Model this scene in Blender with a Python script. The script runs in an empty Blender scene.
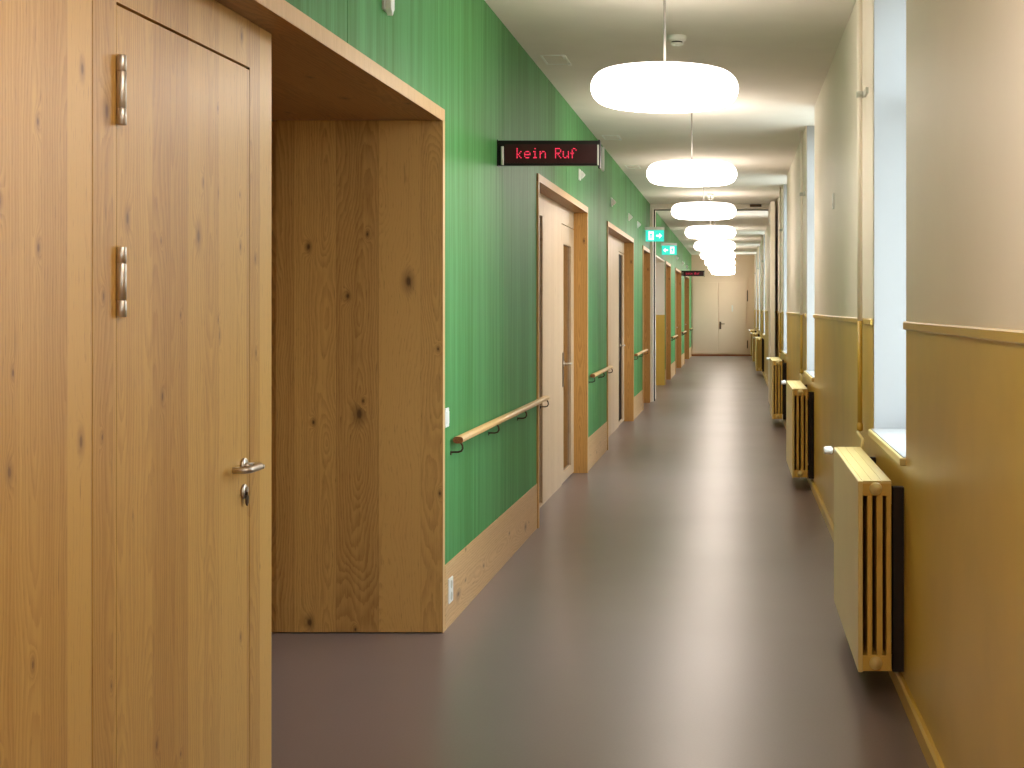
import bpy, bmesh, math, random
from mathutils import Vector, Matrix
random.seed(7)
scene = bpy.context.scene
COL = scene.collection
PI = math.pi

# ------------------------------------------------------------------ materials
def S(r, g, b):
    f = lambda c: (c/255/12.92) if c/255 <= 0.04045 else ((c/255+0.055)/1.055)**2.4
    return (f(r), f(g), f(b), 1)

class NT:
    def __init__(s, name):
        s.m = bpy.data.materials.new(name); s.m.use_nodes = True
        s.t = s.m.node_tree; s.n = s.t.nodes; s.bsdf = s.n['Principled BSDF']
    def node(s, typ, **kw):
        n = s.n.new(typ)
        for k, v in kw.items(): setattr(n, k, v)
        return n
    def inp(s, sock, v):
        if isinstance(v, bpy.types.NodeSocket): s.t.links.new(v, sock)
        elif v is not None: sock.default_value = v
    def math(s, op, a, b=None, c=None, clamp=False):
        n = s.node('ShaderNodeMath', operation=op, use_clamp=clamp)
        for i, v in enumerate((a, b, c)):
            if v is not None: s.inp(n.inputs[i], v)
        return n.outputs[0]
    def mix(s, f, a, b, blend='MIX'):
        n = s.node('ShaderNodeMix', data_type='RGBA', blend_type=blend, clamp_factor=True)
        s.inp(n.inputs[0], f); s.inp(n.inputs[6], a); s.inp(n.inputs[7], b)
        return n.outputs[2]
    def vec(s, x, y, z=0.0):
        n = s.node('ShaderNodeCombineXYZ')
        for i, v in enumerate((x, y, z)): s.inp(n.inputs[i], v)
        return n.outputs[0]
    def noise(s, vec, scale=1.0, detail=2.0, rough=0.5):
        n = s.node('ShaderNodeTexNoise')
        s.inp(n.inputs['Vector'], vec); n.inputs['Scale'].default_value = scale
        n.inputs['Detail'].default_value = detail; n.inputs['Roughness'].default_value = rough
        return n.outputs[0]
    def smooth(s, v, a, b, c=0.0, d=1.0):
        n = s.node('ShaderNodeMapRange', interpolation_type='SMOOTHSTEP')
        s.inp(n.inputs[0], v)
        for i, q in enumerate((a, b, c, d)): n.inputs[i+1].default_value = q
        return n.outputs[0]
    def xyz(s):
        tc = s.node('ShaderNodeTexCoord'); sp = s.node('ShaderNodeSeparateXYZ')
        s.t.links.new(tc.outputs['Object'], sp.inputs[0])
        return {'X': sp.outputs[0], 'Y': sp.outputs[1], 'Z': sp.outputs[2], 'vec': tc.outputs['Object']}
    def bump(s, h, strength=0.1, dist=0.002):
        b = s.node('ShaderNodeBump'); b.inputs['Strength'].default_value = strength
        b.inputs['Distance'].default_value = dist
        s.inp(b.inputs['Height'], h); s.t.links.new(b.outputs[0], s.bsdf.inputs['Normal'])
    def set(s, **kw):
        for k, v in kw.items(): s.inp(s.bsdf.inputs[k.replace('_', ' ')], v)

def plain(name, col, rough=0.5, metal=0.0, var=0.0, vscale=3.0, bump=0.0, spec=0.5):
    t = NT(name); c = t.xyz()
    if var:
        n = t.noise(c['vec'], vscale, 3.0)
        dark = tuple(x*(1-var) for x in col[:3]) + (1,); lite = tuple(min(1, x*(1+var)) for x in col[:3]) + (1,)
        t.set(Base_Color=t.mix(t.smooth(n, 0.3, 0.7), dark, lite))
    else:
        t.set(Base_Color=col)
    t.set(Roughness=rough, Metallic=metal); t.bsdf.inputs['Specular IOR Level'].default_value = spec
    if bump: t.bump(t.noise(c['vec'], 180.0, 2.0), bump, 0.001)
    return t.m

def wood(name, lite, mid, dark, u='Y', v='Z', plank=0.15, off=0.0, knots=1.0, kth=0.62, ring=95.0, contrast=0.55,
         tone=0.35, rough=0.42, spec=0.5, big=0, knot_scale=(5.0, 2.2)):
    """oak veneer boards running along axis v: cathedral rings, fibres, knots"""
    t = NT(name); c = t.xyz()
    U = t.math('ADD', c[u], off); V = c[v]
    pu = t.math('DIVIDE', U, plank)
    wob = t.math('MULTIPLY', t.math('SINE', t.math('MULTIPLY', t.math('FLOOR', pu), 12.9898)), 0.0)
    pid = t.math('FLOOR', pu); fu = t.math('FRACT', pu)
    wn = t.node('ShaderNodeTexWhiteNoise', noise_dimensions='1D'); t.inp(wn.inputs['W'], pid)
    sp = t.node('ShaderNodeSeparateColor'); t.t.links.new(wn.outputs['Color'], sp.inputs[0])
    r1, r2, r3 = sp.outputs
    V2 = t.math('MULTIPLY_ADD', r2, 37.0, V)
    uc = t.math('ADD', t.math('MULTIPLY', t.math('SUBTRACT', fu, 0.5), plank), t.math('MULTIPLY', t.math('SUBTRACT', r1, 0.5), plank*1.1))
    # knots
    vo = t.node('ShaderNodeTexVoronoi', voronoi_dimensions='2D', feature='F1')
    dn = t.noise(t.vec(t.math('MULTIPLY', U, 9.0), t.math('MULTIPLY', V2, 4.0)), 1.0, 2.0)
    t.inp(vo.inputs['Vector'], t.vec(t.math('ADD', t.math('MULTIPLY', U, knot_scale[0]), t.math('MULTIPLY', dn, 0.10)),
                                     t.math('ADD', t.math('MULTIPLY', V2, knot_scale[1]), t.math('MULTIPLY', dn, 0.06))))
    vo.inputs['Scale'].default_value = 1.0
    kd = vo.outputs['Distance']
    ks = t.node('ShaderNodeSeparateColor'); t.t.links.new(vo.outputs['Color'], ks.inputs[0])
    kmask = t.math('MULTIPLY', t.math('GREATER_THAN', ks.outputs[0], kth), knots)
    ksize = t.math('MULTIPLY_ADD', t.math('MULTIPLY', ks.outputs[1], ks.outputs[1]), 0.9, 0.35)
    kdn = t.math('DIVIDE', kd, ksize)
    bend = t.math('MULTIPLY', t.math('POWER', 2.718, t.math('MULTIPLY', t.math('MULTIPLY', kdn, kdn), -28.0)), kmask)
    # rings
    n1 = t.noise(t.vec(t.math('MULTIPLY', U, 1.8), t.math('MULTIPLY', V2, 0.75), t.math('MULTIPLY', pid, 7.3)), 1.0, 2.0)
    n2 = t.noise(t.vec(t.math('MULTIPLY', U, 14.0), t.math('MULTIPLY', V2, 3.0), pid), 1.0, 3.0)
    depth = t.math('MULTIPLY', t.math('SUBTRACT', n1, 0.42), 0.55 if big else 0.32)
    rad = t.math('SQRT', t.math('ADD', t.math('MULTIPLY', uc, uc), t.math('MULTIPLY', depth, depth)))
    rad = t.math('ADD', rad, t.math('MULTIPLY', bend, 0.045))
    rad = t.math('ADD', rad, t.math('MULTIPLY', n2, 0.030 if big else 0.016))
    n3 = t.noise(t.vec(t.math('MULTIPLY', U, 45.0), t.math('MULTIPLY', V2, 9.0), pid), 1.0, 3.0, 0.65)
    rad = t.math('ADD', rad, t.math('MULTIPLY', n3, 0.012))
    rg = t.math('FRACT', t.math('MULTIPLY', rad, ring))
    rg = t.math('MULTIPLY', t.smooth(rg, 0.15, 0.9), t.smooth(rg, 0.9, 1.0, 1.0, 0.0))
    # fibres
    fib = t.noise(t.vec(t.math('MULTIPLY', U, 330.0), t.math('MULTIPLY', V2, 7.0), pid), 1.0, 3.0, 0.6)
    streak = t.noise(t.vec(t.math('MULTIPLY', U, 38.0), t.math('MULTIPLY', V2, 0.6), pid), 1.0, 3.0, 0.6)
    f = t.math('MULTIPLY', rg, contrast)
    f = t.math('ADD', f, t.math('MULTIPLY', t.math('SUBTRACT', fib, 0.5), 0.7))
    f = t.math('ADD', f, t.math('MULTIPLY', t.math('SUBTRACT', streak, 0.5), 0.9))
    f = t.math('ADD', f, t.math('MULTIPLY', t.math('SUBTRACT', r3, 0.35), tone), None, True)
    col = t.mix(f, lite, mid)
    halo = t.math('MULTIPLY', t.smooth(kdn, 0.03, 0.20, 1.0, 0.0), kmask)
    col = t.mix(t.math('MULTIPLY', halo, 0.55), col, dark)
    core = t.math('MULTIPLY', t.smooth(kdn, 0.025, 0.07, 1.0, 0.0), kmask)
    col = t.mix(t.math('MULTIPLY', core, 0.75), col, (dark[0]*0.55, dark[1]*0.40, dark[2]*0.25) + (1,))
    # short dark mineral flecks
    fl = t.noise(t.vec(t.math('MULTIPLY', U, 60.0), t.math('MULTIPLY', V2, 5.0), pid), 1.0, 2.0)
    col = t.mix(t.math('MULTIPLY', t.smooth(fl, 0.70, 0.80), 0.5), col, dark)
    po = t.noise(t.vec(t.math('MULTIPLY', U, 210.0), t.math('MULTIPLY', V2, 16.0), pid), 1.0, 2.0)
    col = t.mix(t.math('MULTIPLY', t.smooth(po, 0.60, 0.74), t.math('MULTIPLY_ADD', rg, 0.35, 0.12)), col, dark)
    edge = t.math('LESS_THAN', t.math('MINIMUM', fu, t.math('SUBTRACT', 1.0, fu)), 0.006)
    col = t.mix(t.math('MULTIPLY', edge, 0.25), col, dark)
    t.set(Base_Color=col, Roughness=t.math('MULTIPLY_ADD', fib, 0.15, rough-0.07)); t.bsdf.inputs['Specular IOR Level'].default_value = spec
    t.bump(fib, 0.06, 0.001)
    return t.m

OAK_L, OAK_M, OAK_D = S(202, 158, 84), S(166, 118, 52), S(108, 64, 24)
M = {}
M['oak_door'] = wood('oak veneer upright', OAK_L, OAK_M, OAK_D, 'Y', 'Z', 0.118, 0.02, ring=80, contrast=0.34, tone=0.8, knots=0.75, kth=0.5, knot_scale=(6.5, 3.4), rough=0.38, spec=0.5)
M['oak_jamb'] = wood('oak veneer cross face', S(200, 158, 92), S(146, 104, 52), S(78, 46, 20), 'X', 'Z', 0.20, 0.08, ring=84, contrast=0.34, tone=0.75, kth=0.40, knot_scale=(4.9, 2.7), big=1)
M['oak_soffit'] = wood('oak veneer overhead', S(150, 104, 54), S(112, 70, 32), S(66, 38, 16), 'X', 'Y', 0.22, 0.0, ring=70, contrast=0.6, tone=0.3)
M['oak_base'] = wood('oak skirting', S(212, 172, 120), S(178, 132, 82), S(110, 70, 34), 'Z', 'Y', 0.36, 0.02, ring=75, contrast=0.45, tone=0.1)
M['oak_edge'] = wood('oak solid edge', S(214, 172, 118), S(188, 142, 88), S(140, 96, 52), 'Y', 'Z', 0.3, 0.0, knots=0.0, contrast=0.3, tone=0.1)
M['oak_reveal'] = wood('honey oak lining', S(196, 148, 80), S(160, 110, 50), S(88, 52, 18), 'X', 'Z', 0.3, 0.07, ring=70, contrast=0.5, tone=0.2, knot_scale=(5, 2.4))
M['sheen_oak'] = wood('pale oak leaf', S(206, 178, 144), S(182, 148, 112), S(150, 112, 78), 'Y', 'Z', 0.21, 0.0, knots=0.25, contrast=0.35, tone=0.3)  # leaf oak, paled further with grazing window sheen painted into the tone
M['rail_oak'] = wood('handrail beech', S(226, 186, 130), S(206, 160, 102), S(160, 112, 62), 'Z', 'Y', 0.5, 0.0, knots=0.0, contrast=0.3, tone=0.0, rough=0.35)
M['rail_end'] = plain('handrail end grain', S(134, 74, 36), 0.5, var=0.25, vscale=90)

def green_mat():
    t = NT('green stained veneer'); c = t.xyz()
    pid = t.math('FLOOR', t.math('DIVIDE', c['Y'], 0.29))
    wn = t.node('ShaderNodeTexWhiteNoise', noise_dimensions='1D'); t.inp(wn.inputs['W'], pid)
    fib = t.noise(t.vec(t.math('MULTIPLY', c['Y'], 160.0), t.math('MULTIPLY', c['Z'], 2.5), pid), 1.0, 4.0, 0.6)
    st = t.noise(t.vec(t.math('MULTIPLY', c['Y'], 16.0), t.math('MULTIPLY', c['Z'], 0.5), pid), 1.0, 3.0, 0.6)
    f = t.math('ADD', t.math('MULTIPLY', fib, 0.55), t.math('MULTIPLY', st, 0.75))
    f = t.math('ADD', f, t.math('MULTIPLY', wn.outputs['Value'], 0.16))
    col = t.mix(t.smooth(f, 0.42, 1.0), S(92, 158, 99), S(66, 120, 58))
    t.set(Base_Color=col, Roughness=0.5); t.bsdf.inputs['Specular IOR Level'].default_value = 0.12; t.bump(fib, 0.05, 0.001)
    return t.m
M['green'] = green_mat()

def floor_mat():
    t = NT('grey brown linoleum'); c = t.xyz()
    n = t.noise(c['vec'], 90.0, 4.0, 0.7); n2 = t.noise(c['vec'], 0.9, 3.0)
    col = t.mix(n, S(104, 90, 88), S(123, 108, 105))
    col = t.mix(t.math('MULTIPLY', t.smooth(n2, 0.35, 0.7), 0.35), col, S(108, 95, 88))
    t.set(Base_Color=col, Roughness=t.math('MULTIPLY_ADD', n2, 0.06, 0.29))
    t.bump(t.noise(c['vec'], 240.0, 2.0), 0.05, 0.0006); t.bsdf.inputs['Specular IOR Level'].default_value = 0.85
    return t.m
M['floor'] = floor_mat()
M['ceiling'] = plain('white ceiling paint', S(230, 224, 214), 0.8, var=0.02, bump=0.03)
M['cream'] = plain('warm white wall paint', S(240, 231, 217), 0.55, var=0.02, vscale=1.3, bump=0.05)
M['ochre'] = plain('ochre gloss dado paint', S(202, 166, 72), 0.34, var=0.07, vscale=2.0, bump=0.06)
M['radiator'] = plain('ochre cream radiator enamel', S(218, 194, 126), 0.33, var=0.02)  # column enamel made creamier: window light painted into front and top
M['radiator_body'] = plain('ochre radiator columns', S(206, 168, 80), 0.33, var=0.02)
M['end_paint'] = plain('beige end wall paint', S(206, 181, 154), 0.5, var=0.02, vscale=1.0)
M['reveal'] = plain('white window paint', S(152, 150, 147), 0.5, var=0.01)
M['white_plastic'] = plain('white plastic', S(236, 236, 230), 0.35, var=0.01)
M['grey_plastic'] = plain('light grey plastic', S(196, 196, 188), 0.4, var=0.02)
M['rod_metal'] = plain('lamp rod metal', S(150, 146, 140), 0.45, 0.6, var=0.02)
M['steel'] = plain('brushed steel', S(196, 184, 170), 0.36, 1.0, var=0.04, vscale=40)
M['plate'] = plain('satin grey steel', S(128, 116, 104), 0.4, 0.9, var=0.03)
M['dark_steel'] = plain('dark bronze steel', S(84, 66, 52), 0.4, 0.8, var=0.05, vscale=40)
M['black'] = plain('black plastic', S(10, 8, 8), 0.4, var=0.1, vscale=20, spec=0.25)
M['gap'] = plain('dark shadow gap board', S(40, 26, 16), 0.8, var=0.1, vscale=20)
M['plaster'] = plain('rough masonry', S(150, 140, 126), 0.9, var=0.05)
M['dark_glass'] = plain('bronze glazing', S(70, 46, 28), 0.12, var=0.12, vscale=4)
M['smoke_glass'] = plain('dark glazing', S(16, 9, 7), 0.5, var=0.1, vscale=4, spec=0.1)
M['red_panel'] = plain('dark red display filter', S(44, 8, 12), 0.3, var=0.05, vscale=10, spec=0.3)
M['outside'] = plain('outside paving', S(150, 150, 145), 0.9, var=0.05)

def emit(name, col, strength):
    t = NT(name); e = t.node('ShaderNodeEmission'); c = t.xyz()
    n = t.noise(c['vec'], 2.0, 1.0)
    t.inp(e.inputs[0], t.mix(n, col, col)); e.inputs[1].default_value = strength
    t.t.links.new(e.outputs[0], t.n['Material Output'].inputs[0])
    return t.m
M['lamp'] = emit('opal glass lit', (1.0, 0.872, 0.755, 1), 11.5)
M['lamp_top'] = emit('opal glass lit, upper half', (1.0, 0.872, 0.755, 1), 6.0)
M['led'] = emit('red led dots', S(255, 62, 92), 1.15)
M['exit_green'] = emit('lit green sign face', S(64, 222, 196), 1.05)
M['exit_white'] = emit('lit white sign symbol', S(240, 255, 252), 1.5)

def glass_mat():
    t = NT('window glass')
    tr = t.node('ShaderNodeBsdfTransparent'); gl = t.node('ShaderNodeBsdfGlossy'); mx = t.node('ShaderNodeMixShader')
    gl.inputs['Roughness'].default_value = 0.02; tr.inputs[0].default_value = (0.95, 0.98, 0.97, 1)
    mx.inputs[0].default_value = 0.06; t.t.links.new(tr.outputs[0], mx.inputs[1]); t.t.links.new(gl.outputs[0], mx.inputs[2])
    t.t.links.new(mx.outputs[0], t.n['Material Output'].inputs[0])
    return t.m
M['glass'] = glass_mat()

# ------------------------------------------------------------------ mesh helpers
class MB:
    def __init__(s): s.v = []; s.f = []; s.sm = []
    def add(s, vs, fs, smooth=False):
        b = len(s.v); s.v += [tuple(p) for p in vs]; s.f += [tuple(i+b for i in f) for f in fs]; s.sm += [smooth]*len(fs)
        return s
    def box(s, x0, x1, y0, y1, z0, z1, c=0.0):
        """box, optionally with chamfered edges of size c"""
        if x0 > x1: x0, x1 = x1, x0
        if y0 > y1: y0, y1 = y1, y0
        if z0 > z1: z0, z1 = z1, z0
        if c <= 0:
            v = [(x, y, z) for x in (x0, x1) for y in (y0, y1) for z in (z0, z1)]
            return s.add(v, [(0,1,3,2),(4,6,7,5),(0,4,5,1),(2,3,7,6),(0,2,6,4),(1,5,7,3)])
        bm = bmesh.new(); bmesh.ops.create_cube(bm, size=1)
        for q in bm.verts: q.co = Vector(((x0+x1)/2+q.co.x*(x1-x0), (y0+y1)/2+q.co.y*(y1-y0), (z0+z1)/2+q.co.z*(z1-z0)))
        c = min(c, (x1-x0)*.45, (y1-y0)*.45, (z1-z0)*.45)
        bmesh.ops.bevel(bm, geom=bm.edges[:], offset=c, segments=2, profile=0.6, affect='EDGES')
        return s.bm(bm)
    def bm(s, bm, smooth=False, mat=None):
        bm.verts.index_update(); vs = [(mat @ q.co if mat else q.co)[:] for q in bm.verts]
        fs = [tuple(q.index for q in f.verts) for f in bm.faces]; bm.free()
        return s.add(vs, fs, smooth)
    def tube(s, pts, r, n=14, caps=True, smooth=True, radii=None):
        P = [Vector(p) for p in pts]; rings = []
        up = None
        for i, p in enumerate(P):
            d = (P[min(i+1, len(P)-1)] - P[max(i-1, 0)]).normalized()
            if up is None:
                a = Vector((0, 0, 1)) if abs(d.z) < .9 else Vector((1, 0, 0)); up = d.cross(a).normalized()
            up = (up - d*up.dot(d)).normalized(); w = d.cross(up)
            rr = radii[i] if radii else r
            rings.append([p + (up*math.cos(2*PI*k/n) + w*math.sin(2*PI*k/n))*rr for k in range(n)])
        vs = [q for R in rings for q in R]; fs = []
        for i in range(len(P)-1):
            for k in range(n): fs.append((i*n+k, i*n+(k+1) % n, (i+1)*n+(k+1) % n, (i+1)*n+k))
        s.add(vs, fs, smooth)
        if caps:
            s.add(rings[0], [tuple(range(n-1, -1, -1))]); s.add(rings[-1], [tuple(range(n))])
        return s
    def lathe(s, prof, c=(0, 0, 0), n=40, axis='Z', smooth=True):
        """prof: list of (radius, height)"""
        def P(r, h, a):
            x, y = r*math.cos(a), r*math.sin(a)
            v = {'Z': (x, y, h), 'X': (h, x, y), 'Y': (x, h, y)}[axis]
            return (v[0]+c[0], v[1]+c[1], v[2]+c[2])
        vs = [P(r, h, 2*PI*k/n) for r, h in prof for k in range(n)]; fs = []
        for i in range(len(prof)-1):
            for k in range(n): fs.append((i*n+k, i*n+(k+1) % n, (i+1)*n+(k+1) % n, (i+1)*n+k))
        return s.add(vs, fs, smooth)
    def prism(s, poly, axis, a, b, smooth=False):
        """poly in the two remaining axes, extruded from a to b along axis"""
        def P(u, v, h): return {'X': (h, u, v), 'Y': (u, h, v), 'Z': (u, v, h)}[axis]
        n = len(poly); vs = [P(u, v, a) for u, v in poly] + [P(u, v, b) for u, v in poly]
        fs = [(i, (i+1) % n, n+(i+1) % n, n+i) for i in range(n)]
        s.add(vs, fs, smooth); s.add(vs[:n], [tuple(range(n-1, -1, -1))]); s.add(vs[n:], [tuple(range(n))])
        return s
    def build(s, name, mat, parent=None, bevel=0.0):
        me = bpy.data.meshes.new(name); me.from_pydata(s.v, [], s.f)
        me.polygons.foreach_set('use_smooth', s.sm)
        bm = bmesh.new(); bm.from_mesh(me); bmesh.ops.remove_doubles(bm, verts=bm.verts[:], dist=1e-6)
        bmesh.ops.recalc_face_normals(bm, faces=bm.faces[:]); bm.to_mesh(me); bm.free()
        o = bpy.data.objects.new(name, me); COL.objects.link(o)
        me.materials.append(mat)
        if parent: o.parent = parent
        if bevel:
            m = o.modifiers.new('edge', 'BEVEL'); m.width = bevel; m.segments = 2; m.limit_method = 'ANGLE'
        return o

def tag(o, label=None, cat=None, group=None, kind=None):
    for k, v in (('label', label), ('category', cat), ('group', group), ('kind', kind)):
        if v: o[k] = v
    return o
def thing(name, label, cat, loc=(0, 0, 0), group=None, kind=None):
    o = bpy.data.objects.new(name, None); COL.objects.link(o); o.location = loc; o.empty_display_size = .1
    return tag(o, label, cat, group, kind)
def dup(root, loc, label):
    r = root.copy(); COL.objects.link(r); r.location = loc; r['label'] = label
    for ch in list(root.children):
        c = ch.copy(); COL.objects.link(c); c.parent = r
        for g in list(ch.children):
            d = g.copy(); COL.objects.link(d); d.parent = c
    return r

# ------------------------------------------------------------------ layout
H = 1.536                    # camera height
A, B, ZC = 1.38, 0.67, 3.233 # left wall plane at x=-A, right wall plane at x=B, ceiling
Y0, Y1 = -7.5, 45.7          # corridor ends
AD = 1.495                   # plane of the doors, recessed behind the left wall plane
ZF = 2.475                   # top of oak frames
ZS = 2.421                   # underside of oak frames
BAY0, BAY1 = 4.618, 6.75     # open oak bay
NICHES = [(9.97, 13.35), (15.44, 19.42), (21.45, 23.2), (28.62, 30.7), (33.2, 36.75), (39.3, 43.1)]
HALL = (24.3, 28.4)
WIN = [-7.0, -0.75, 5.587, 11.99, 18.3, 25.0, 31.6, 37.8, 43.4]
WW, WD = 1.335, 0.30         # window opening width, reveal depth

# ---- floor, ceiling
tag(MB().box(-4.2, B+.02, Y0, Y1, -.1, 0).build('floor', M['floor']), 'grey brown linoleum floor running the whole corridor', 'floor', kind='structure')
tag(MB().box(-4.2, B+WD+.10, Y0, Y1, ZC, ZC+.1).build('ceiling', M['ceiling']), 'smooth white corridor ceiling', 'ceiling', kind='structure')

# ---- left wall
wl = MB()
solid = [(BAY1+.045, NICHES[0][0]), (NICHES[0][1], NICHES[1][0]), (NICHES[1][1], NICHES[2][0]), (NICHES[2][1], HALL[0]),
         (HALL[1], NICHES[3][0]), (NICHES[3][1], NICHES[4][0]), (NICHES[4][1], NICHES[5][0]), (NICHES[5][1], Y1)]
for a, b in solid: wl.box(-1.95, -A-.02, a, b, 0, ZC)
wl.box(-1.95, -A-.02, Y0, BAY1+.045, ZF+.005, ZC)
for a, b in NICHES + [HALL]: wl.box(-1.95, -A-.02, a, b, ZF+.005, ZC)
for a, b in NICHES: wl.box(-1.95, -1.60, a, b, 0, ZF+.005)
wl.box(-4.2, -1.95, BAY1+.044, BAY1+.3, 0, ZC).box(-4.25, -4.2, Y0, Y1, 0, ZC)
wall_left = tag(wl.build('wall_left', M['plaster']), 'long left corridor wall clad in green stained panels', 'wall', kind='structure')
gp = MB(); g = .0035
JOINTS = [-5.9, -4.1, -2.3, -.5, 1.6, 3.35, 5.1, 6.80, 8.52, 11.75, 14.45, 17.5, 20.5, 25.9, 29.6, 32.0, 35.0, 38.0, 41.2, 44.3]
def panels(a, b, z0):
    q = [a] + [j for j in JOINTS if a+.02 < j < b-.02] + [b]
    for i in range(len(q)-1):
        gp.box(-A-.02, -A, q[i]+(g if q[i] in JOINTS else 0), q[i+1]-(g if q[i+1] in JOINTS else 0), z0, ZC)
for a, b in solid: panels(a, b, 0)
for a, b in [(Y0, BAY1+.045)] + NICHES + [HALL]: panels(a, b, ZF)
gp.build('green_panelling', M['green'], wall_left)
js = MB()
for j in JOINTS:
    low = 0.0 if any(a < j < b for a, b in solid) else ZF
    js.box(-A-.018, -A-.0015, j-g, j+g, low, ZC)
js.build('joint_strip', M['gap'], wall_left)
# side hall beyond the fire door frame: white over ochre
hl = MB(); hu = MB()
for mb, z0, z1 in ((hl, 0, 1.40), (hu, 1.40, ZF)):
    mb.box(-2.7, -A-.005, HALL[1]-.03, HALL[1], z0, z1)
    mb.box(-2.7, -A-.005, HALL[0], HALL[0]+.03, z0, z1)
    mb.box(-2.73, -2.7, HALL[0], HALL[1], z0, z1)
hl.build('hall_dado', M['ochre'], wall_left); hu.box(-2.7, -A-.005, HALL[0], HALL[1], ZF-.03, ZF); hu.build('hall_upper_wall', M['cream'], wall_left)

bl = MB()
for a, b in solid: bl.box(-A, -A+.005, a+.002, b-.002, 0, .312)
tag(bl.build('baseboard_left', M['oak_base'], None, .002), 'tall oak skirting board below the green panels', 'skirting', kind='structure')

# ---- oak bay and the oak clad stretch with the nearest door
trim = thing('trim_1', 'oak lining of the deep open bay beside the nearest door', 'trim', (0, BAY1, 0), kind='structure')
def at(o, mb, name, mat, bevel=0.0):
    ox, oy, oz = o.location
    mb.v = [(x-ox, y-oy, z-oz) for x, y, z in mb.v]
    return mb.build(name, mat, o, bevel)
at(trim, MB().box(-2.165, -A+.001, BAY1, BAY1+.044, .006, ZS), 'side_panel', M['oak_jamb'])
at(trim, MB().box(-2.9, -2.17, BAY1+.03, BAY1+.044, 0, ZS), 'inner_side_panel', M['oak_jamb'])
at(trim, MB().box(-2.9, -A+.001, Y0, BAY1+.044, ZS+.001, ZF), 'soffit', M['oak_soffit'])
at(trim, MB().box(-A+.001, -A+.004, Y0, BAY1+.045, ZS, ZF+.003).box(-A+.001, -A+.004, BAY1, BAY1+.045, 0, ZS), 'front_edge', M['oak_edge'], .001)
at(trim, MB().box(-2.95, -2.9, BAY0-.1, BAY1+.044, 0, ZS), 'back_panel', M['oak_door'])

door = thing('door_1', 'nearest oak door flush in oak panelling with steel hinges', 'door', (-AD, 3.46, 0), kind='structure')
LY0, LY1, LZ = 3.462, 4.410, 2.27
pan = MB()
pan.box(-AD-.04, -AD, Y0, 3.33-.002, 0, ZS)
pan.box(-AD-.04, -AD, 3.33+.002, LY0-.004, 0, ZS)
pan.box(-AD-.04, -AD, LY0-.004, LY1+.0025, LZ+.007, ZS)
pan.box(-AD-.04, -AD, LY1+.0025, BAY0, 0, ZS)
at(door, pan, 'oak_surround', M['oak_door'], .001)
at(door, MB().box(-2.9, -AD-.04, BAY0-.03, BAY0, 0, ZS), 'return_panel', M['oak_jamb'])
at(door, MB().box(-AD-.10, -AD-.045, Y0, BAY0-.03, 0, ZS), 'backing_board', M['gap'])
leaf = at(door, MB().box(-AD-.04, -AD-.0005, LY0, LY1, .008, LZ), 'door_leaf', M['oak_door'], .001)
at(door, MB().box(-AD-.03, -AD-.0012, LY0-.004, LY0, .0, LZ+.007).box(-AD-.03, -AD-.0012, LY1, LY1+.0025, .0, LZ+.007), 'door_seal', M['gap'])
def hinge(y, z0, z1):
    x = -AD+.0115; r = .0115
    mb = MB(); h = z1-z0
    for a, b in ((0, .235), (.24, .765), (.77, 1)):
        za, zb = z0+h*a, z0+h*b
        mb.lathe([(0, za), (r-.0012, za), (r, za+.0015), (r, zb-.0015), (r-.0012, zb), (0, zb)], (x, y, 0), 24)
    mb.lathe([(r-.002, z0+.005), (r-.002, z1-.005)], (x, y, 0), 20)
    mb.box(-AD-.004, x, y-.002, y+.002, z0+.002, z1-.002)
    at(door, mb, 'hinge', M['steel'])
hinge(LY0-.001, 1.979, 2.148); hinge(LY0-.001, 1.514, 1.684)
HY, HZ = 4.352, 1.056
def lever_handle(mb, x, y, z, length, proj, r, sgn=-1, back=0.0):
    """neck out of the face at x, lever running along y"""
    pts = [(x, y, z), (x+proj*.55, y, z)]
    for k in range(7):
        a = k/6*PI/2; q = proj*.45
        pts.append((x+proj*.55+q*math.sin(a), y+sgn*q*(1-math.cos(a)), z))
    if back:                                              # lever returns to the door face
        q = .018
        for k in range(7):
            a = k/6*PI/2
            pts.append((x+proj-q*(1-math.cos(a)), y+sgn*(length-q+q*math.sin(a)), z))
        pts.append((x+back, y+sgn*length, z))
    else:
        pts.append((x+proj, y+sgn*length, z))
    mb.tube(pts, r, 16)
    mb.lathe([(0, 0), (r*2.4, 0), (r*2.5, .004), (r*2.3, .008), (r, .009)], (x, y, z), 24, 'X')
hb = MB(); lever_handle(hb, -AD, HY, HZ, .128, .060, .0100, -1, .014)
hb.lathe([(0, .0), (.0065, .0), (.0065, .003), (0, .003)], (-AD+.068, HY-.022, HZ), 16, 'X')
at(door, hb, 'door_handle', M['steel'])
kb = MB(); kz = HZ-.078
kb.lathe([(0, 0), (.022, 0), (.023, .004), (.020, .008), (.012, .009)], (-AD, HY, kz), 24, 'X')
kb.prism([(HY+.0085*math.cos(a), kz+.006+.0085*math.sin(a)) for a in [k*PI/8 for k in range(16)]], 'X', -AD, -AD+.014)
at(door, kb, 'escutcheon', M['steel'])
lk = MB().prism([(HY-.004, kz+.004), (HY-.0045, kz-.010), (HY-.013, kz-.020), (HY-.010, kz-.036), (HY, kz-.044), (HY+.010, kz-.036), (HY+.013, kz-.020), (HY+.0045, kz-.010), (HY+.004, kz+.004)], 'X', -AD+.010, -AD+.0135)
lk.box(-AD+.008, -AD+.012, HY-.004, HY+.004, kz-.012, kz+.004)
at(door, lk, 'key', M['dark_steel'])

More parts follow.
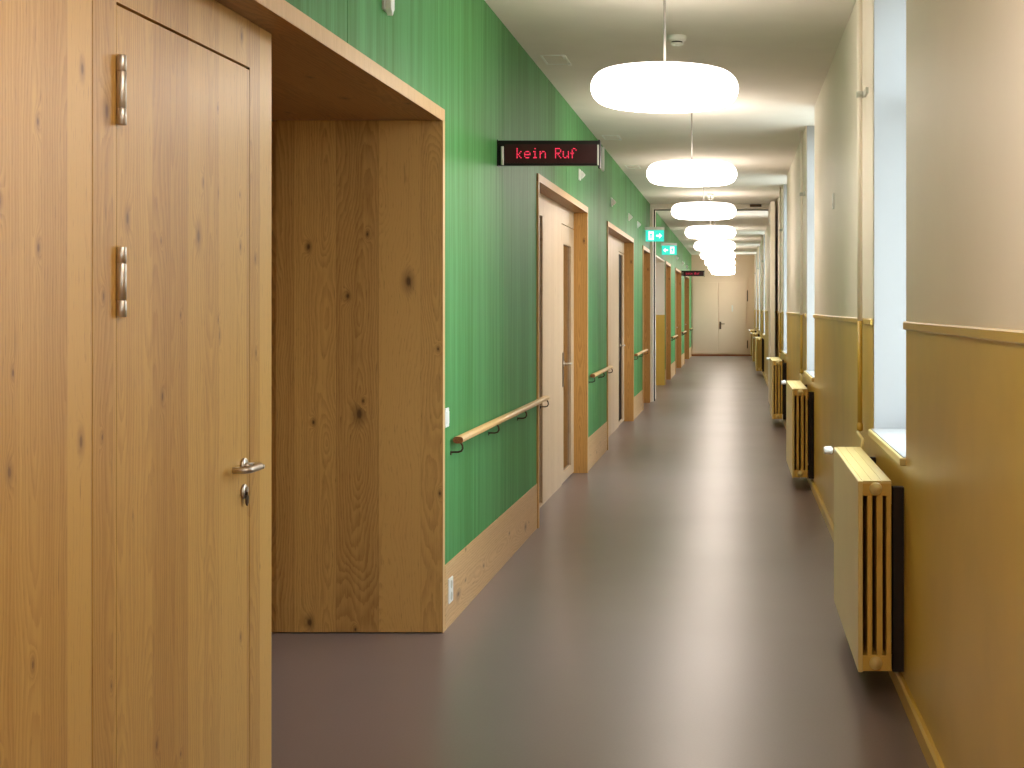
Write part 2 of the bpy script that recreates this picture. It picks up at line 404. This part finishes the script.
# ---- recessed oak doors down the corridor
def niche(num, a, b, label, glass=(.10, 2.095), gy=(.13, .70), gmat='dark_glass', slot=None):
    d = thing('door_%d' % num, label, 'door', (-AD, a, 0), kind='structure')
    tk = .05
    at(d, MB().box(-AD-.05, -A+.011, a, a+tk, 0, ZS), 'jamb', M['oak_reveal'])
    at(d, MB().box(-AD-.05, -A+.011, b-tk, b, 0, ZS), 'jamb', M['oak_reveal'])
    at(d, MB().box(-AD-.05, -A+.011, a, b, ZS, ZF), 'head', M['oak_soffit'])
    at(d, MB().box(-A+.011, -A+.014, a+.002, b, ZS, ZF).box(-A+.011, -A+.014, a+.002, a+tk, 0, ZS).box(-A+.011, -A+.014, b-tk, b, 0, ZS), 'front_edge', M['oak_edge'])
    lw = min(.93, (b-a)-2*tk); l0, l1 = b-tk-lw, b-tk; lz = 2.262
    if l0 - (a+tk) > .05:
        p = MB()
        if slot:
            s0, s1, z0, z1 = slot
            p.box(-AD-.04, -AD, a+tk, s0, 0, ZS).box(-AD-.04, -AD, s1, l0-.003, 0, ZS).box(-AD-.04, -AD, s0, s1, z1, ZS).box(-AD-.04, -AD, s0, s1, 0, z0)
            at(d, MB().box(-AD-.03, -AD-.02, s0, s1, z0, z1), 'slot_glazing', M['smoke_glass'])
        else:
            p.box(-AD-.04, -AD, a+tk, l0-.003, 0, ZS)
        at(d, p, 'side_panel', M['sheen_oak'])
    at(d, MB().box(-AD-.04, -AD, l0, l1, lz+.008, ZS), 'transom_panel', M['sheen_oak'])
    at(d, MB().box(-AD-.10, -AD-.05, a, b, 0, ZS), 'backing_board', M['gap'])
    g0, g1 = l0+gy[0], l0+gy[1]; z0, z1 = glass
    lf = MB().box(-AD-.04, -AD, l0, g0, .012, lz).box(-AD-.04, -AD, g1, l1, .012, lz)
    lf.box(-AD-.04, -AD, g0, g1, z1, lz).box(-AD-.04, -AD, g0, g1, .012, z0)
    lo = at(d, lf, 'door_leaf', M['sheen_oak'])
    pn = MB().box(-AD-.028, -AD-.016, g0, g1, z0, z1)
    pn.v = [(x+AD, y-a, z) for x, y, z in pn.v]; pn.build('glazing', M[gmat], lo)
    h = MB(); hy = l0+.062
    h.box(-AD, -AD+.010, hy-.022, hy+.022, .85, 1.15, .003); at(d, h, 'handle_plate', M['plate'])
    h = MB(); lever_handle(h, -AD+.008, hy, 1.05, .135, .055, .010, 1); at(d, h, 'door_handle', M['steel'])
    return d
n = NICHES
niche(2, *n[0], 'pale oak door with tall narrow glazing behind the nearest handrail', slot=(10.92, 11.14, .02, 2.25))
niche(3, *n[1], 'pale oak door with full height dark glazing between second and third handrails', glass=(.06, 2.235), gy=(.03, .66), gmat='smoke_glass')
niche(4, *n[2], 'narrow oak framed doorway just before the beige fire door frame', gy=(.13, .70))
niche(5, *n[3], 'dark oak framed doorway just past the white and ochre side hall', gmat='smoke_glass')
niche(6, *n[4], 'oak framed doorway just in front of the far red display', gmat='smoke_glass')
niche(7, *n[5], 'farthest oak framed doorway on the green wall', gmat='smoke_glass')

# ---- right wall with deep windows up to the ceiling
segs = []; y = Y0
for w in WIN:
    if w > y: segs.append((y, w))
    y = w + WW
segs.append((y, Y1))
ZD = 1.456
XR = B+WD+.10
up = MB()
for a, b in segs: up.box(B, XR, a, b, ZD, ZC)
wall_right = tag(up.build('wall_right', M['cream'], None, .004), 'right corridor wall, warm white above an ochre gloss dado', 'wall', kind='structure')
lo = MB()
for a, b in segs: lo.box(B, XR, a, b, 0, ZD)
for w in WIN: lo.box(B, XR, w, w+WW, 0, .918)
lo.build('dado', M['ochre'], wall_right)
br = MB(); rl = MB()
br.prism([(B, 0), (B-.020, 0), (B-.020, .062), (B-.012, .072), (B, .074)], 'Y', Y0, Y1)
tag(br.build('baseboard_right', M['ochre']), 'low ochre skirting board along the right wall', 'skirting', kind='structure')
PIPES = [w+WW+.40 for w in WIN if 0 < w < 44 and w != 25.0]
for a, b in segs:
    cuts = [a] + [q for p in PIPES if a < p < b for q in (p-.016, p+.016)] + [b]
    for i in range(0, len(cuts), 2):
        rl.prism([(B, 1.452), (B-.009, 1.452), (B-.012, 1.456), (B-.012, 1.479), (B-.008, 1.484), (B, 1.484)], 'Y', cuts[i], cuts[i+1])
tag(rl.build('trim_2', M['ochre']), 'thin ochre dado rail along the right wall', 'trim', kind='structure')

WL = {1: 'window beside the viewer with daylight reveal', 2: 'tall bright window above the nearest radiator', 3: 'tall bright window above the second radiator',
      4: 'tall bright window just before the open fire door leaf', 5: 'window behind the open fire door leaf', 6: 'tall window above the first radiator past the fire door',
      7: 'tall window above the last but one radiator', 8: 'farthest window beside the beige end wall'}
for i, w in enumerate(WIN):
    W = thing('window_%d' % (i+1), WL.get(i, 'tall window behind the viewer'), 'window', (B, w, .95), kind='structure')
    xg = B+WD
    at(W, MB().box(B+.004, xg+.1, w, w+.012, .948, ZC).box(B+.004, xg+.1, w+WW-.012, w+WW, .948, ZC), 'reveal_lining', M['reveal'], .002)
    at(W, MB().box(B-.024, xg, w+.001, w+WW-.001, .918, .950), 'sill', M['radiator'], .006)
    at(W, MB().box(B-.010, xg, w+.012, w+WW-.012, .950, .953), 'sill_top', M['reveal'])
    f = MB(); a, b = w+.012, w+WW-.012; z0, z1 = .953, ZC
    f.box(xg-.03, xg+.04, a, a+.07, z0, z1).box(xg-.03, xg+.04, b-.07, b, z0, z1)
    f.box(xg-.03, xg+.04, a+.07, b-.07, z0, z0+.08).box(xg-.03, xg+.04, a+.07, b-.07, z1-.07, z1)
    f.box(xg-.025, xg+.03, (a+b)/2-.045, (a+b)/2+.045, z0+.08, z1-.07)
    f.box(xg-.025, xg+.03, a+.07, b-.07, 2.52, 2.60)
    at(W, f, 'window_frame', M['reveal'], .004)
    at(W, MB().box(xg, xg+.006, a+.06, b-.06, z0+.07, z1-.06), 'pane', M['glass'])

# ---- end walls
we = tag(MB().box(-4.2, XR, Y1, Y1+.15, 0, ZC).build('wall_back', M['end_paint']), 'beige wall closing the far end of the corridor', 'wall', kind='structure')
tag(MB().box(-A, B, Y1-.02, Y1, 0, .055).build('baseboard_back', M['rail_end']), 'thin dark skirting at the foot of the far wall', 'skirting', kind='structure')
tag(MB().box(-4.2, XR, Y0-.15, Y0, 0, ZC).build('wall_front', M['cream']), 'plain wall closing the corridor behind the viewer', 'wall', kind='structure')
ed = thing('door_8', 'beige double door in the far end wall', 'door', (-.05, Y1, 0), kind='structure')
px = lambda q: (q-734.5)*(Y1-.03)/1430
at(ed, MB().box(px(692.5), px(717.8), Y1-.03, Y1-.0, .08, 2.36), 'fixed_leaf', M['end_paint'], .003)
el = at(ed, MB().box(px(718.7), px(746.8), Y1-.03, Y1-.0, .08, 2.36), 'door_leaf', M['end_paint'], .003)
at(ed, MB().box(px(691.8), px(748.2), Y1-.012, Y1, .07, 2.40), 'door_frame', M['end_paint'])
hb = MB(); xh = px(720.3)
hb.box(xh-.03, xh+.03, Y1-.042, Y1-.03, .86, 1.10, .004); at(ed, hb, 'handle_plate', M['dark_steel'])
at(ed, MB().tube([(xh, Y1-.042, 1.03), (xh, Y1-.085, 1.03), (xh+.02, Y1-.095, 1.03), (xh+.14, Y1-.095, 1.03)], .012, 10), 'door_handle', M['dark_steel'])
at(ed, MB().box(px(746.9), px(747.9), Y1-.05, Y1-.03, 1.75, 2.1).box(px(746.9), px(747.9), Y1-.05, Y1-.03, .25, .5), 'hinge', M['dark_steel'])
at(ed, MB().box(px(731.6), px(733.0), Y1-.034, Y1-.03, 1.42, 1.62), 'door_sign', M['grey_plastic'])

# ---- fire door frame across the corridor, with its leaf folded back to the right wall
FY = 23.35
fd = thing('door_9', 'beige fire door frame across the corridor with open leaf', 'door', (0, FY, 0), kind='structure')
at(fd, MB().box(-A, -A+.045, FY, 24.28, 0, ZC), 'frame_post', M['cream'], .003)
at(fd, MB().box(B-.045, B, FY, FY+.3, 0, ZC).box(B-.045, B, FY+.6, FY+.9, 0, ZC), 'frame_post', M['cream'], .003)
at(fd, MB().box(-A+.045, B-.045, FY, FY+.3, 3.165, ZC), 'header', M['cream'], .003)
at(fd, MB().box(-A+.045, -A+.063, FY+.30, FY+.34, 0, ZC).box(-A+.045, B-.045, FY+.30, FY+.34, 3.15, ZC), 'rebate_strip', M['gap'])
lf = at(fd, MB().box(.552, .622, 22.0, FY-.01, .012, 3.175), 'door_leaf', M['cream'], .004)
mb = MB().box(.548, .552, 22.0, 22.06, .95, 1.15); mb.v = [(x, y-FY, z) for x, y, z in mb.v]; mb.build('pull_plate', M['steel'], lf)
at(fd, MB().box(.25, .44, FY-.05, FY, 3.185, 3.225, .005), 'door_closer', M['dark_steel'])
at(fd, MB().box(.585, B, FY-.05, FY+.0, .3, .4).box(.585, B, FY-.05, FY, 1.9, 2.0), 'hinge', M['dark_steel'])

# ------------------------------------------------------------------ pendant lamps
LX, LZ0 = -.357, 2.66
def make_lamp(loc, label):
    t = thing('pendant_lamp', label, 'lamp', loc, 'pendant lamps down the corridor')
    # flattened opal shade: stadium section with slightly domed faces
    R, hh, er = .378, .100, .086; ri = R-er; prof = []
    for k in range(9):                                    # domed underside
        q = k/8; prof.append((max(.0005, ri*q), -hh+(hh-er)*q**2.2))
    for k in range(1, 16):
        a = -PI/2+PI*k/16; prof.append((ri+er*math.cos(a), er*math.sin(a)))
    for k in range(9):
        q = 1-k/8; prof.append((max(.0005, ri*q), hh-(hh-er)*q**2.2))
    h2 = len(prof)//2
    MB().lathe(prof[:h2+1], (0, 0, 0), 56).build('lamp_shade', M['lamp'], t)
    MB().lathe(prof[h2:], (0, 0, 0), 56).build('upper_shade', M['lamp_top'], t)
    top = ZC-loc[2]
    MB().tube([(0, 0, hh-.005), (0, 0, top-.03)], .0065, 12).lathe([(0, hh-.002), (.03, hh-.001), (.028, hh+.012), (.008, hh+.022)], (0, 0, 0), 24).build('rod', M['rod_metal'], t)
    MB().lathe([(0, top-.034), (.045, top-.034), (.055, top-.028), (.055, top), (0, top)], (0, 0, 0), 32).build('canopy', M['white_plastic'], t)
    return t
LAMPY = [7.32+4.64*i for i in range(-3, 9)]
LL = {3: 'largest and nearest white flattened globe pendant lamp', 4: 'second white pendant lamp from the viewer, right of the red display',
      5: 'third white pendant lamp from the viewer, just before the beige fire door header', 6: 'fourth white pendant lamp from the viewer, first seen below the header line',
      7: 'fifth white pendant lamp from the viewer, past the fire door header', 8: 'sixth white pendant lamp from the viewer, partly behind the fifth',
      9: 'third from last white pendant lamp, among the far overlapping glow', 10: 'last but one white pendant lamp, second nearest to the end wall',
      11: 'farthest and smallest white pendant lamp before the end wall',
      0: 'white pendant lamp farthest behind the viewer', 1: 'white pendant lamp just behind the viewer', 2: 'white pendant lamp above the viewer near the first oak door'}
first = None
for i, yy in enumerate(LAMPY):
    if first is None: first = make_lamp((LX, yy, LZ0), LL[i])
    else: dup(first, (LX, yy, LZ0), LL[i])

# ------------------------------------------------------------------ radiators
def make_radiator(loc, label):
    """origin at the wall foot of the near end; front faces -x"""
    t = thing('radiator', label, 'radiator', loc, 'ochre radiators below the windows')
    L = 1.37; x0, x1 = .484-B, .615-B; z0, z1 = .109, .858; w = x1-x0
    front = MB().box(x0, x0+.019, 0, L, z0, z1).build('front_panel', M['radiator'], t, .004)
    bd = MB()
    for a, b in ((.28, .43), (.56, .74), (.85, 1.0)):
        bd.box(x0+w*a, x0+w*b, .004, L-.004, z0+.06, z1-.055)
    bd.box(x0+.018, x1, .002, .075, z1-.058, z1-.003).box(x0+.018, x1, .002, .075, z0+.004, z0+.066)
    bd.box(x0+.018, x1, L-.075, L-.002, z1-.058, z1-.003).box(x0+.018, x1, L-.075, L-.002, z0+.004, z0+.066)
    bd.box(x0+.018, x1-.02, .075, L-.075, z1-.058, z1-.012).box(x0+.018, x1-.02, .075, L-.075, z0+.012, z0+.066)
    bd.box(x0+.018, x1, .35, .42, z0+.06, z1-.05).box(x0+.018, x1, L-.42, L-.35, z0+.06, z1-.05)
    bd.build('column_body', M['radiator_body'], t, .003)
    gr = MB(); nb = 3
    for k in range(nb):
        a = x0+.018+(w-.018)*k/nb; gr.box(a, a+(w-.018)/nb-.0016, .0, L, z1-.004, z1+.001)
    gr.box(x0+.018, x1, .0, L, z1-.010, z1-.004)
    gr.build('top_grille', M['radiator'], t)
    for z in (z1-.030, z0+.036):
        MB().lathe([(.0, -.016), (.012, -.016), (.014, -.010), (.020, -.009), (.025, -.004), (.026, .004)], (x0+w*.53, 0, z), 24, 'Y').build('end_plug', M['radiator'], t)
    vb = MB().lathe([(0, -.044), (.015, -.044), (.019, -.038), (.021, -.010), (.017, -.004), (.012, 0)], (x0-.002, L+.045, z1-.020), 20, 'X').build('thermostat_head', M['white_plastic'], t)
    MB().tube([(x0, L+.045, z1-.020), (x0+.06, L+.045, z1-.020), (x0+.06, L+.045, z1-.035)], .011, 12).tube([(x0+.06, L+.045, z1-.035), (x0+.06, L-.01, z1-.035)], .010, 12).tube([(x0+.06, L+.045, z1-.035), (x0+.115, L+.045, z1-.035), (x0+.14, L+.045, z1-.015), (x0+.145, L+.045, z1+.03), (x0+.145, L+.28, z1+.04), (x0+.145, L+.325, z1+.045)], .008, 12).build('valve', M['radiator'], t)
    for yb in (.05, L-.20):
        MB().box(x1-.004, -.001, yb, yb+.035, z1-.14, z1-.10).box(-.045, -.001, yb-.005, yb+.04, z0-.01, z1-.03).box(x1-.004, -.001, yb, yb+.035, z0+.06, z0+.10).build('bracket_shade_strip', M['gap'], t)  # tall dark strips paint the shade behind; short stubs are the brackets
    return t
RW = [5.60, 12.0, 18.35, 25.0, 32.3, 38.0, 43.2]
RL = ['nearest and largest ochre radiator with white thermostat head', 'second ochre radiator from the viewer', 'third ochre radiator, in front of the open fire door leaf',
      'ochre radiator hidden behind the open fire door leaf', 'first ochre radiator past the open fire door leaf', 'last but one ochre radiator near the end wall', 'farthest ochre radiator beside the beige end wall']
first = None
for i, yy in enumerate(RW):
    if i == 3: continue
    if first is None: first = make_radiator((B, yy, 0), RL[i])
    else: dup(first, (B, yy, 0), RL[i])

# ------------------------------------------------------------------ heating risers on the right wall
def make_pipe(loc, label):
    t = thing('heating_pipe', label, 'pipe', loc, 'heating pipes beside the windows')
    x = -.028
    MB().tube([(x, 0, 1.47), (x, 0, ZC)], .013, 14).build('upper_pipe', M['cream'], t)
    MB().tube([(x, 0, .93), (x, 0, 1.47)], .013, 14).lathe([(0, .905), (.012, .905), (.017, .915), (.017, .94), (.013, .95)], (x, 0, 0), 16).build('lower_pipe', M['ochre'], t)
    MB().box(x-.016, 0, -.016, .016, 2.618, 2.638).box(-.012, 0, -.17, -.016, 2.612, 2.642).lathe([(.014, 2.612), (.018, 2.614), (.018, 2.642), (.014, 2.644)], (x, 0, 0), 16).build('pipe_clip', M['grey_plastic'], t)
    return t
PLB = ['nearest vertical heating pipe, just past the nearest window', 'second vertical heating pipe, just past the second window', 'third vertical heating pipe, just past the third window',
       'heating pipe beside the first window past the fire door', 'heating pipe beside the last but one window', 'farthest heating pipe beside the end wall']
first = None
for i, yy in enumerate(PIPES):
    lab = PLB[i]
    if first is None: first = make_pipe((B, yy, 0), lab)
    else: dup(first, (B, yy, 0), lab)

# ------------------------------------------------------------------ handrails
def make_rail(y0, y1, label):
    t = thing('handrail', label, 'handrail', (-A, y0, .895), 'handrails on the green wall')
    L = y1-y0; cx, rx, rz = .038, .0245, .0165
    poly = [(cx+rx*math.copysign(abs(math.cos(a))**.75, math.cos(a)), rz*math.copysign(abs(math.sin(a))**.75, math.sin(a))) for a in [2*PI*k/24+PI/24 for k in range(24)]]
    MB().prism(poly, 'Y', .002, L-.002, True).build('rail', M['rail_oak'], t)
    MB().prism([(cx+(u-cx)*.99, v*.99) for u, v in poly], 'Y', 0, .002).build('end_cap', M['rail_end'], t)
    MB().prism([(cx+(u-cx)*.99, v*.99) for u, v in poly], 'Y', L-.002, L).build('end_cap', M['rail_end'], t)
    nb = max(2, round((L-.1)/.95)+1)
    for k in range(nb):
        yb = .014 + (L-.06)*k/(nb-1) if nb > 2 else .014+(L-.08)*k
        pts = [(0.002, yb, -.062), (.010, yb, -.060), (.036, yb, -.060), (.052, yb, -.055), (.059, yb, -.042), (.057, yb, -.026), (.046, yb, -.010)]
        MB().tube(pts, .0048, 8).lathe([(0, 0), (.011, 0), (.011, .004), (0, .004)], (0, yb, -.064), 14, 'X').build('bracket', M['dark_steel'], t)
    return t
make_rail(6.94, 10.20, 'nearest and longest wooden handrail above the oak skirting')
make_rail(13.52, 15.52, 'second wooden handrail, between the two pale oak doors')
make_rail(19.5, 21.85, 'third wooden handrail, just before the fire door frame')
make_rail(30.75, 33.35, 'first wooden handrail past the fire door frame')
make_rail(36.80, 39.40, 'wooden handrail below the far red display')
make_rail(43.15, 45.3, 'farthest wooden handrail beside the end wall')

# ------------------------------------------------------------------ red call displays
FONT = {'k': ['10000', '10000', '10010', '10100', '11000', '10100', '10010'],
        'e': ['00000', '00000', '01110', '10001', '11111', '10000', '01110'],
        'i': ['00100', '00000', '01100', '00100', '00100', '00100', '01110'],
        'n': ['00000', '00000', '10110', '11001', '10001', '10001', '10001'],
        'R': ['11110', '10001', '10001', '11110', '10100', '10010', '10001'],
        'u': ['00000', '00000', '10001', '10001', '10001', '10011', '01101'],
        'f': ['00110', '01001', '01000', '11100', '01000', '01000', '01000'], ' ': ['00000']*7}
def make_display(loc, label):
    """origin on the wall; display sticks out along +x and faces -y"""
    t = thing('call_display', label, 'display sign', loc, 'red call displays on the green wall')
    W, z0, z1 = .60, -.072, .072
    MB().box(.004, W-.012, 0, .055, z0, z1).build('housing', M['black'], t, .004)
    MB().box(.045, W-.018, -.002, .002, z0+.012, z1-.022).build('display_panel', M['red_panel'], t)
    MB().lathe([(0, z0), (.0085, z0), (.0085, z1-.036), (0, z1-.036)], (.032, -.006, 0), 14).build('end_strip', M['grey_plastic'], t)
    MB().box(W-.017, W-.008, -.008, .002, z0-.001, z1-.026, .002).build('end_strip', M['grey_plastic'], t)
    MB().box(W-.013, W-.001, -.003, .058, z0-.018, z1+.003, .002).build('end_plate', M['black'], t)
    MB().box(-.003, .005, -.004, .06, z0-.004, z1+.004).build('wall_plate', M['black'], t)
    pxx, pz = .00745, .0088; x = .117; r = .0034
    for word in ('kein', 'Ruf'):
        d = MB()
        for ch in word:
            for row, line in enumerate(FONT[ch]):
                for c_, bit in enumerate(line):
                    if bit == '1':
                        cx, cz = x+c_*pxx, .024-row*pz
                        d.prism([(cx+r*math.cos(a), cz+r*math.sin(a)) for a in [k*PI/4+PI/8 for k in range(8)]], 'Y', -.0035, -.0015)
            x += 6*pxx
        x += 6*pxx
        d.build('lettering', M['led'], t)
    return t
first = make_display((-A, 8.31, 2.438), 'nearest black hanging display reading kein Ruf in red')
dup(first, (-A, 37.3, 2.438), 'small far red call display near the end wall')

# ------------------------------------------------------------------ exit signs
def make_exit(loc, label, flip):
    t = thing('exit_sign', label, 'exit sign', loc, 'green emergency exit signs')
    W, z0, z1 = .30, -.105, .105
    MB().box(.004, W, 0, .030, z1-.035, z1+.012).build('housing', M['grey_plastic'], t, .003)
    MB().box(0, .006, -.01, .04, z1-.04, z1+.016).build('wall_plate', M['grey_plastic'], t)
    MB().box(.012, W-.005, .006, .022, z0, z1-.034).build('sign_face', M['exit_green'], t)
    s = MB(); yb, yf = .006, .0035
    X = lambda u: (.012+(W-.017)*(1-u)) if flip else (.012+(W-.017)*u)
    def poly(pts): s.prism([(X(u), v) for u, v in pts], 'Y', yf, yb)
    zb, zt = z0+.022, z1-.056
    poly([(.16, zb), (.44, zb), (.44, zt), (.16, zt)])                         # door
    zm = (zb+zt)/2
    poly([(.58, zm-.014), (.74, zm-.014), (.74, zm-.042), (.90, zm), (.74, zm+.042), (.74, zm+.014), (.58, zm+.014)])   # arrow
    s.build('symbol', M['exit_white'], t)
    mnb = MB(); y2, y3 = .0018, .0034
    def p2(pts): mnb.prism([(X(u), v) for u, v in pts], 'Y', y2, y3)
    p2([(.30+.030*math.cos(a), zt-.020+.0095*math.sin(a)) for a in [k*PI/5 for k in range(10)]])
    p2([(.26, zt-.034), (.33, zt-.034), (.33, zm-.012), (.26, zm-.012)])
    p2([(.33, zt-.036), (.40, zm+.004), (.38, zm-.002), (.31, zt-.046)])
    p2([(.26, zt-.036), (.20, zm+.002), (.22, zm-.004), (.28, zt-.046)])
    p2([(.26, zm-.010), (.30, zm-.010), (.24, zb+.010), (.20, zb+.012)])
    p2([(.29, zm-.010), (.33, zm-.010), (.39, zb+.012), (.36, zb+.004)])
    mnb.build('running_figure', M['exit_green'], t)
    return t
make_exit((-A, 22.0, 2.665), 'left green exit sign with arrow, above the narrow oak doorway', False)
make_exit((-A, 26.85, 2.640), 'right green exit sign with arrow, past the fire door frame', True)

# ------------------------------------------------------------------ small white call lamps above the doors
def make_call(loc, label):
    t = thing('call_lamp', label, 'signal lamp', loc, 'white room call lamps on the green wall')
    MB().box(-.003, .012, -.055, .055, -.048, .048, .004).build('base', M['white_plastic'], t)
    MB().prism([(.010, -.036), (.030, -.030), (.052, -.006), (.052, .006), (.030, .030), (.010, .036)], 'Y', -.030, .030).build('lens', M['white_plastic'], t, .003)
    return t
CL = [(12.7, 'nearest small white call lamp, below the red display'), (16.0, 'second small white call lamp, above the second pale oak door near side'),
      (18.6, 'third small white call lamp, above the second pale oak door far side'), (20.3, 'fourth small white call lamp, left of the first exit sign'),
      (33.9, 'first small call lamp past the exit signs'), (37.9, 'last but one small call lamp, above the far red display'), (41.0, 'farthest small white call lamp near the end wall')]
first = None
for yy, lab in CL:
    if first is None: first = make_call((-A, yy, 2.72), lab)
    else: dup(first, (-A, yy, 2.72), lab)

# ---- white vertical wall boxes high on the green wall
def make_box(loc, h, label):
    t = thing('wall_speaker', label, 'wall box', loc, 'white vertical wall boxes')
    MB().box(0, .012, -.040, .040, 0, h, .004).build('base', M['grey_plastic'], t)
    MB().prism([(-.028, 0.004), (-.012, -.006), (.0, -.020), (.012, -.004), (.028, .008), (.028, h-.01), (-.028, h-.01)], 'X', .012, .036).build('cover', M['white_plastic'], t, .004)
    return t
make_box((-A, 5.63, 2.705), .30, 'white vertical wall box cut by the top picture edge')
make_box((-A, 14.75, 2.965), .24, 'white vertical wall box just right of the red display')

# ------------------------------------------------------------------ switch and socket on the left wall
t = thing('light_switch', 'white light switch beside the oak bay above the handrail', 'switch', (-A, 6.842, 1.012))
MB().box(0, .007, -.040, .040, -.046, .046, .003).build('cover_plate', M['white_plastic'], t)
MB().box(.007, .011, -.026, .026, -.030, .030, .002).build('rocker', M['white_plastic'], t)
t = thing('power_socket', 'white power socket set low in the oak skirting', 'socket', (-A+.005, 6.905, .175))
MB().box(0, .008, -.048, .048, -.060, .060, .003).build('cover_plate', M['white_plastic'], t)
for z in (-.028, .028):
    MB().lathe([(.019, .0085), (.020, .0095), (.017, .0095), (.016, .0082), (.0005, .0082)], (0, 0, z), 20, 'X').build('outlet', M['grey_plastic'], t)
t = thing('wall_sensor', 'small cream sensor box high on the right wall between two windows', 'sensor', (B, 9.63, 2.255))
MB().box(-.010, 0, -.038, .038, -.052, .052, .005).build('housing', M['white_plastic'], t)
MB().box(-.012, -.009, -.012, .012, -.034, -.014, .001).build('lens', M['grey_plastic'], t)

# ------------------------------------------------------------------ ceiling fittings
def make_detector(loc, label):
    t = thing('smoke_detector', label, 'smoke detector', loc, 'smoke detectors on the ceiling')
    MB().lathe([(0, 0), (.058, 0), (.060, -.004), (.058, -.026), (.046, -.034), (.040, -.036), (0, -.036)], (0, 0, 0), 32).build('base', M['white_plastic'], t)
    MB().lathe([(.034, -.036), (.034, -.046)], (0, 0, 0), 24).build('chamber', M['gap'], t)
    MB().lathe([(.040, -.045), (.040, -.052), (.034, -.058), (.0005, -.060), (.0005, -.045), (.040, -.045)], (0, 0, 0), 32).build('cap', M['white_plastic'], t)
    return t
first = make_detector((-.359, 8.92, ZC), 'round white smoke detector beside the nearest lamp rod')
dup(first, (-.359, 21.6, ZC), 'far smoke detector between second and third pendant lamps')
def make_hatch(loc, label):
    t = thing('ceiling_hatch', label, 'ceiling hatch', loc, 'small ceiling hatches along the green wall')
    f = MB(); w, l = .085, .18
    f.box(-w, w, -l, -l+.012, -.006, 0).box(-w, w, l-.012, l, -.006, 0).box(-w, -w+.012, -l+.012, l-.012, -.006, 0).box(w-.012, w, -l+.012, l-.012, -.006, 0)
    f.build('frame', M['white_plastic'], t)
    MB().box(-w+.014, w-.014, -l+.014, l-.014, -.002, 0).build('cover', M['ceiling'], t)
    for q in (-.13, .13): MB().box(w-.02, w+.004, q-.03, q+.03, -.016, -.004, .002).build('clip', M['white_plastic'], t)
    return t
first = None
for yy, lab in ((9.76, 'nearest small ceiling hatch, above the red display'), (14.2, 'second small ceiling hatch, right of the red display end'), (17.15, 'third and farthest small ceiling hatch, left of second lamp')):
    if first is None: first = make_hatch((-1.22, yy, ZC), lab)
    else: dup(first, (-1.22, yy, ZC), lab)

# ------------------------------------------------------------------ daylight
world = bpy.data.worlds.new('sky'); scene.world = world; world.use_nodes = True
wt = world.node_tree; bg = wt.nodes['Background']; bg.inputs[1].default_value = 14.0
tc = wt.nodes.new('ShaderNodeTexCoord'); sx = wt.nodes.new('ShaderNodeSeparateXYZ'); rp = wt.nodes.new('ShaderNodeValToRGB')
wt.links.new(tc.outputs['Generated'], sx.inputs[0]); wt.links.new(sx.outputs[2], rp.inputs[0]); wt.links.new(rp.outputs[0], bg.inputs[0])
rp.color_ramp.elements[0].position = 0.0; rp.color_ramp.elements[0].color = (0.24, 0.25, 0.24, 1)      # ground below the horizon
rp.color_ramp.elements[1].position = 0.04; rp.color_ramp.elements[1].color = (0.78, 0.88, 1.0, 1)      # overcast sky
for w in WIN:
    l = bpy.data.lights.new('window_portal', 'AREA'); l.shape = 'RECTANGLE'; l.size = WW; l.size_y = ZC-.95
    l.cycles.is_portal = True
    o = bpy.data.objects.new('window_portal', l); COL.objects.link(o)
    o.location = (B+WD+.12, w+WW/2, (ZC+.95)/2); o.rotation_euler = (0, PI/2, 0)
    o.rotation_euler = Matrix(((0, 0, 1), (1, 0, 0), (0, 1, 0))).to_euler()

# ------------------------------------------------------------------ camera
cam = bpy.data.cameras.new('camera'); co = bpy.data.objects.new('camera', cam); COL.objects.link(co)
co.location = (0, 0, H); co.rotation_euler = (PI/2, 0, 0)
cam.sensor_width = 36; cam.lens = 36*1430/1024
cam.shift_x = -(734.5-512)/1024; cam.shift_y = -(384-308)/1024
cam.clip_start = .05; cam.clip_end = 200
scene.camera = co
scene.view_settings.view_transform = 'Standard'; scene.view_settings.look = 'None'
scene.view_settings.gamma = 1; scene.view_settings.exposure = 0.27; scene.view_settings.use_curve_mapping = False
scene.cycles.use_denoising = True
scene.cycles.max_bounces = 10; scene.cycles.diffuse_bounces = 6
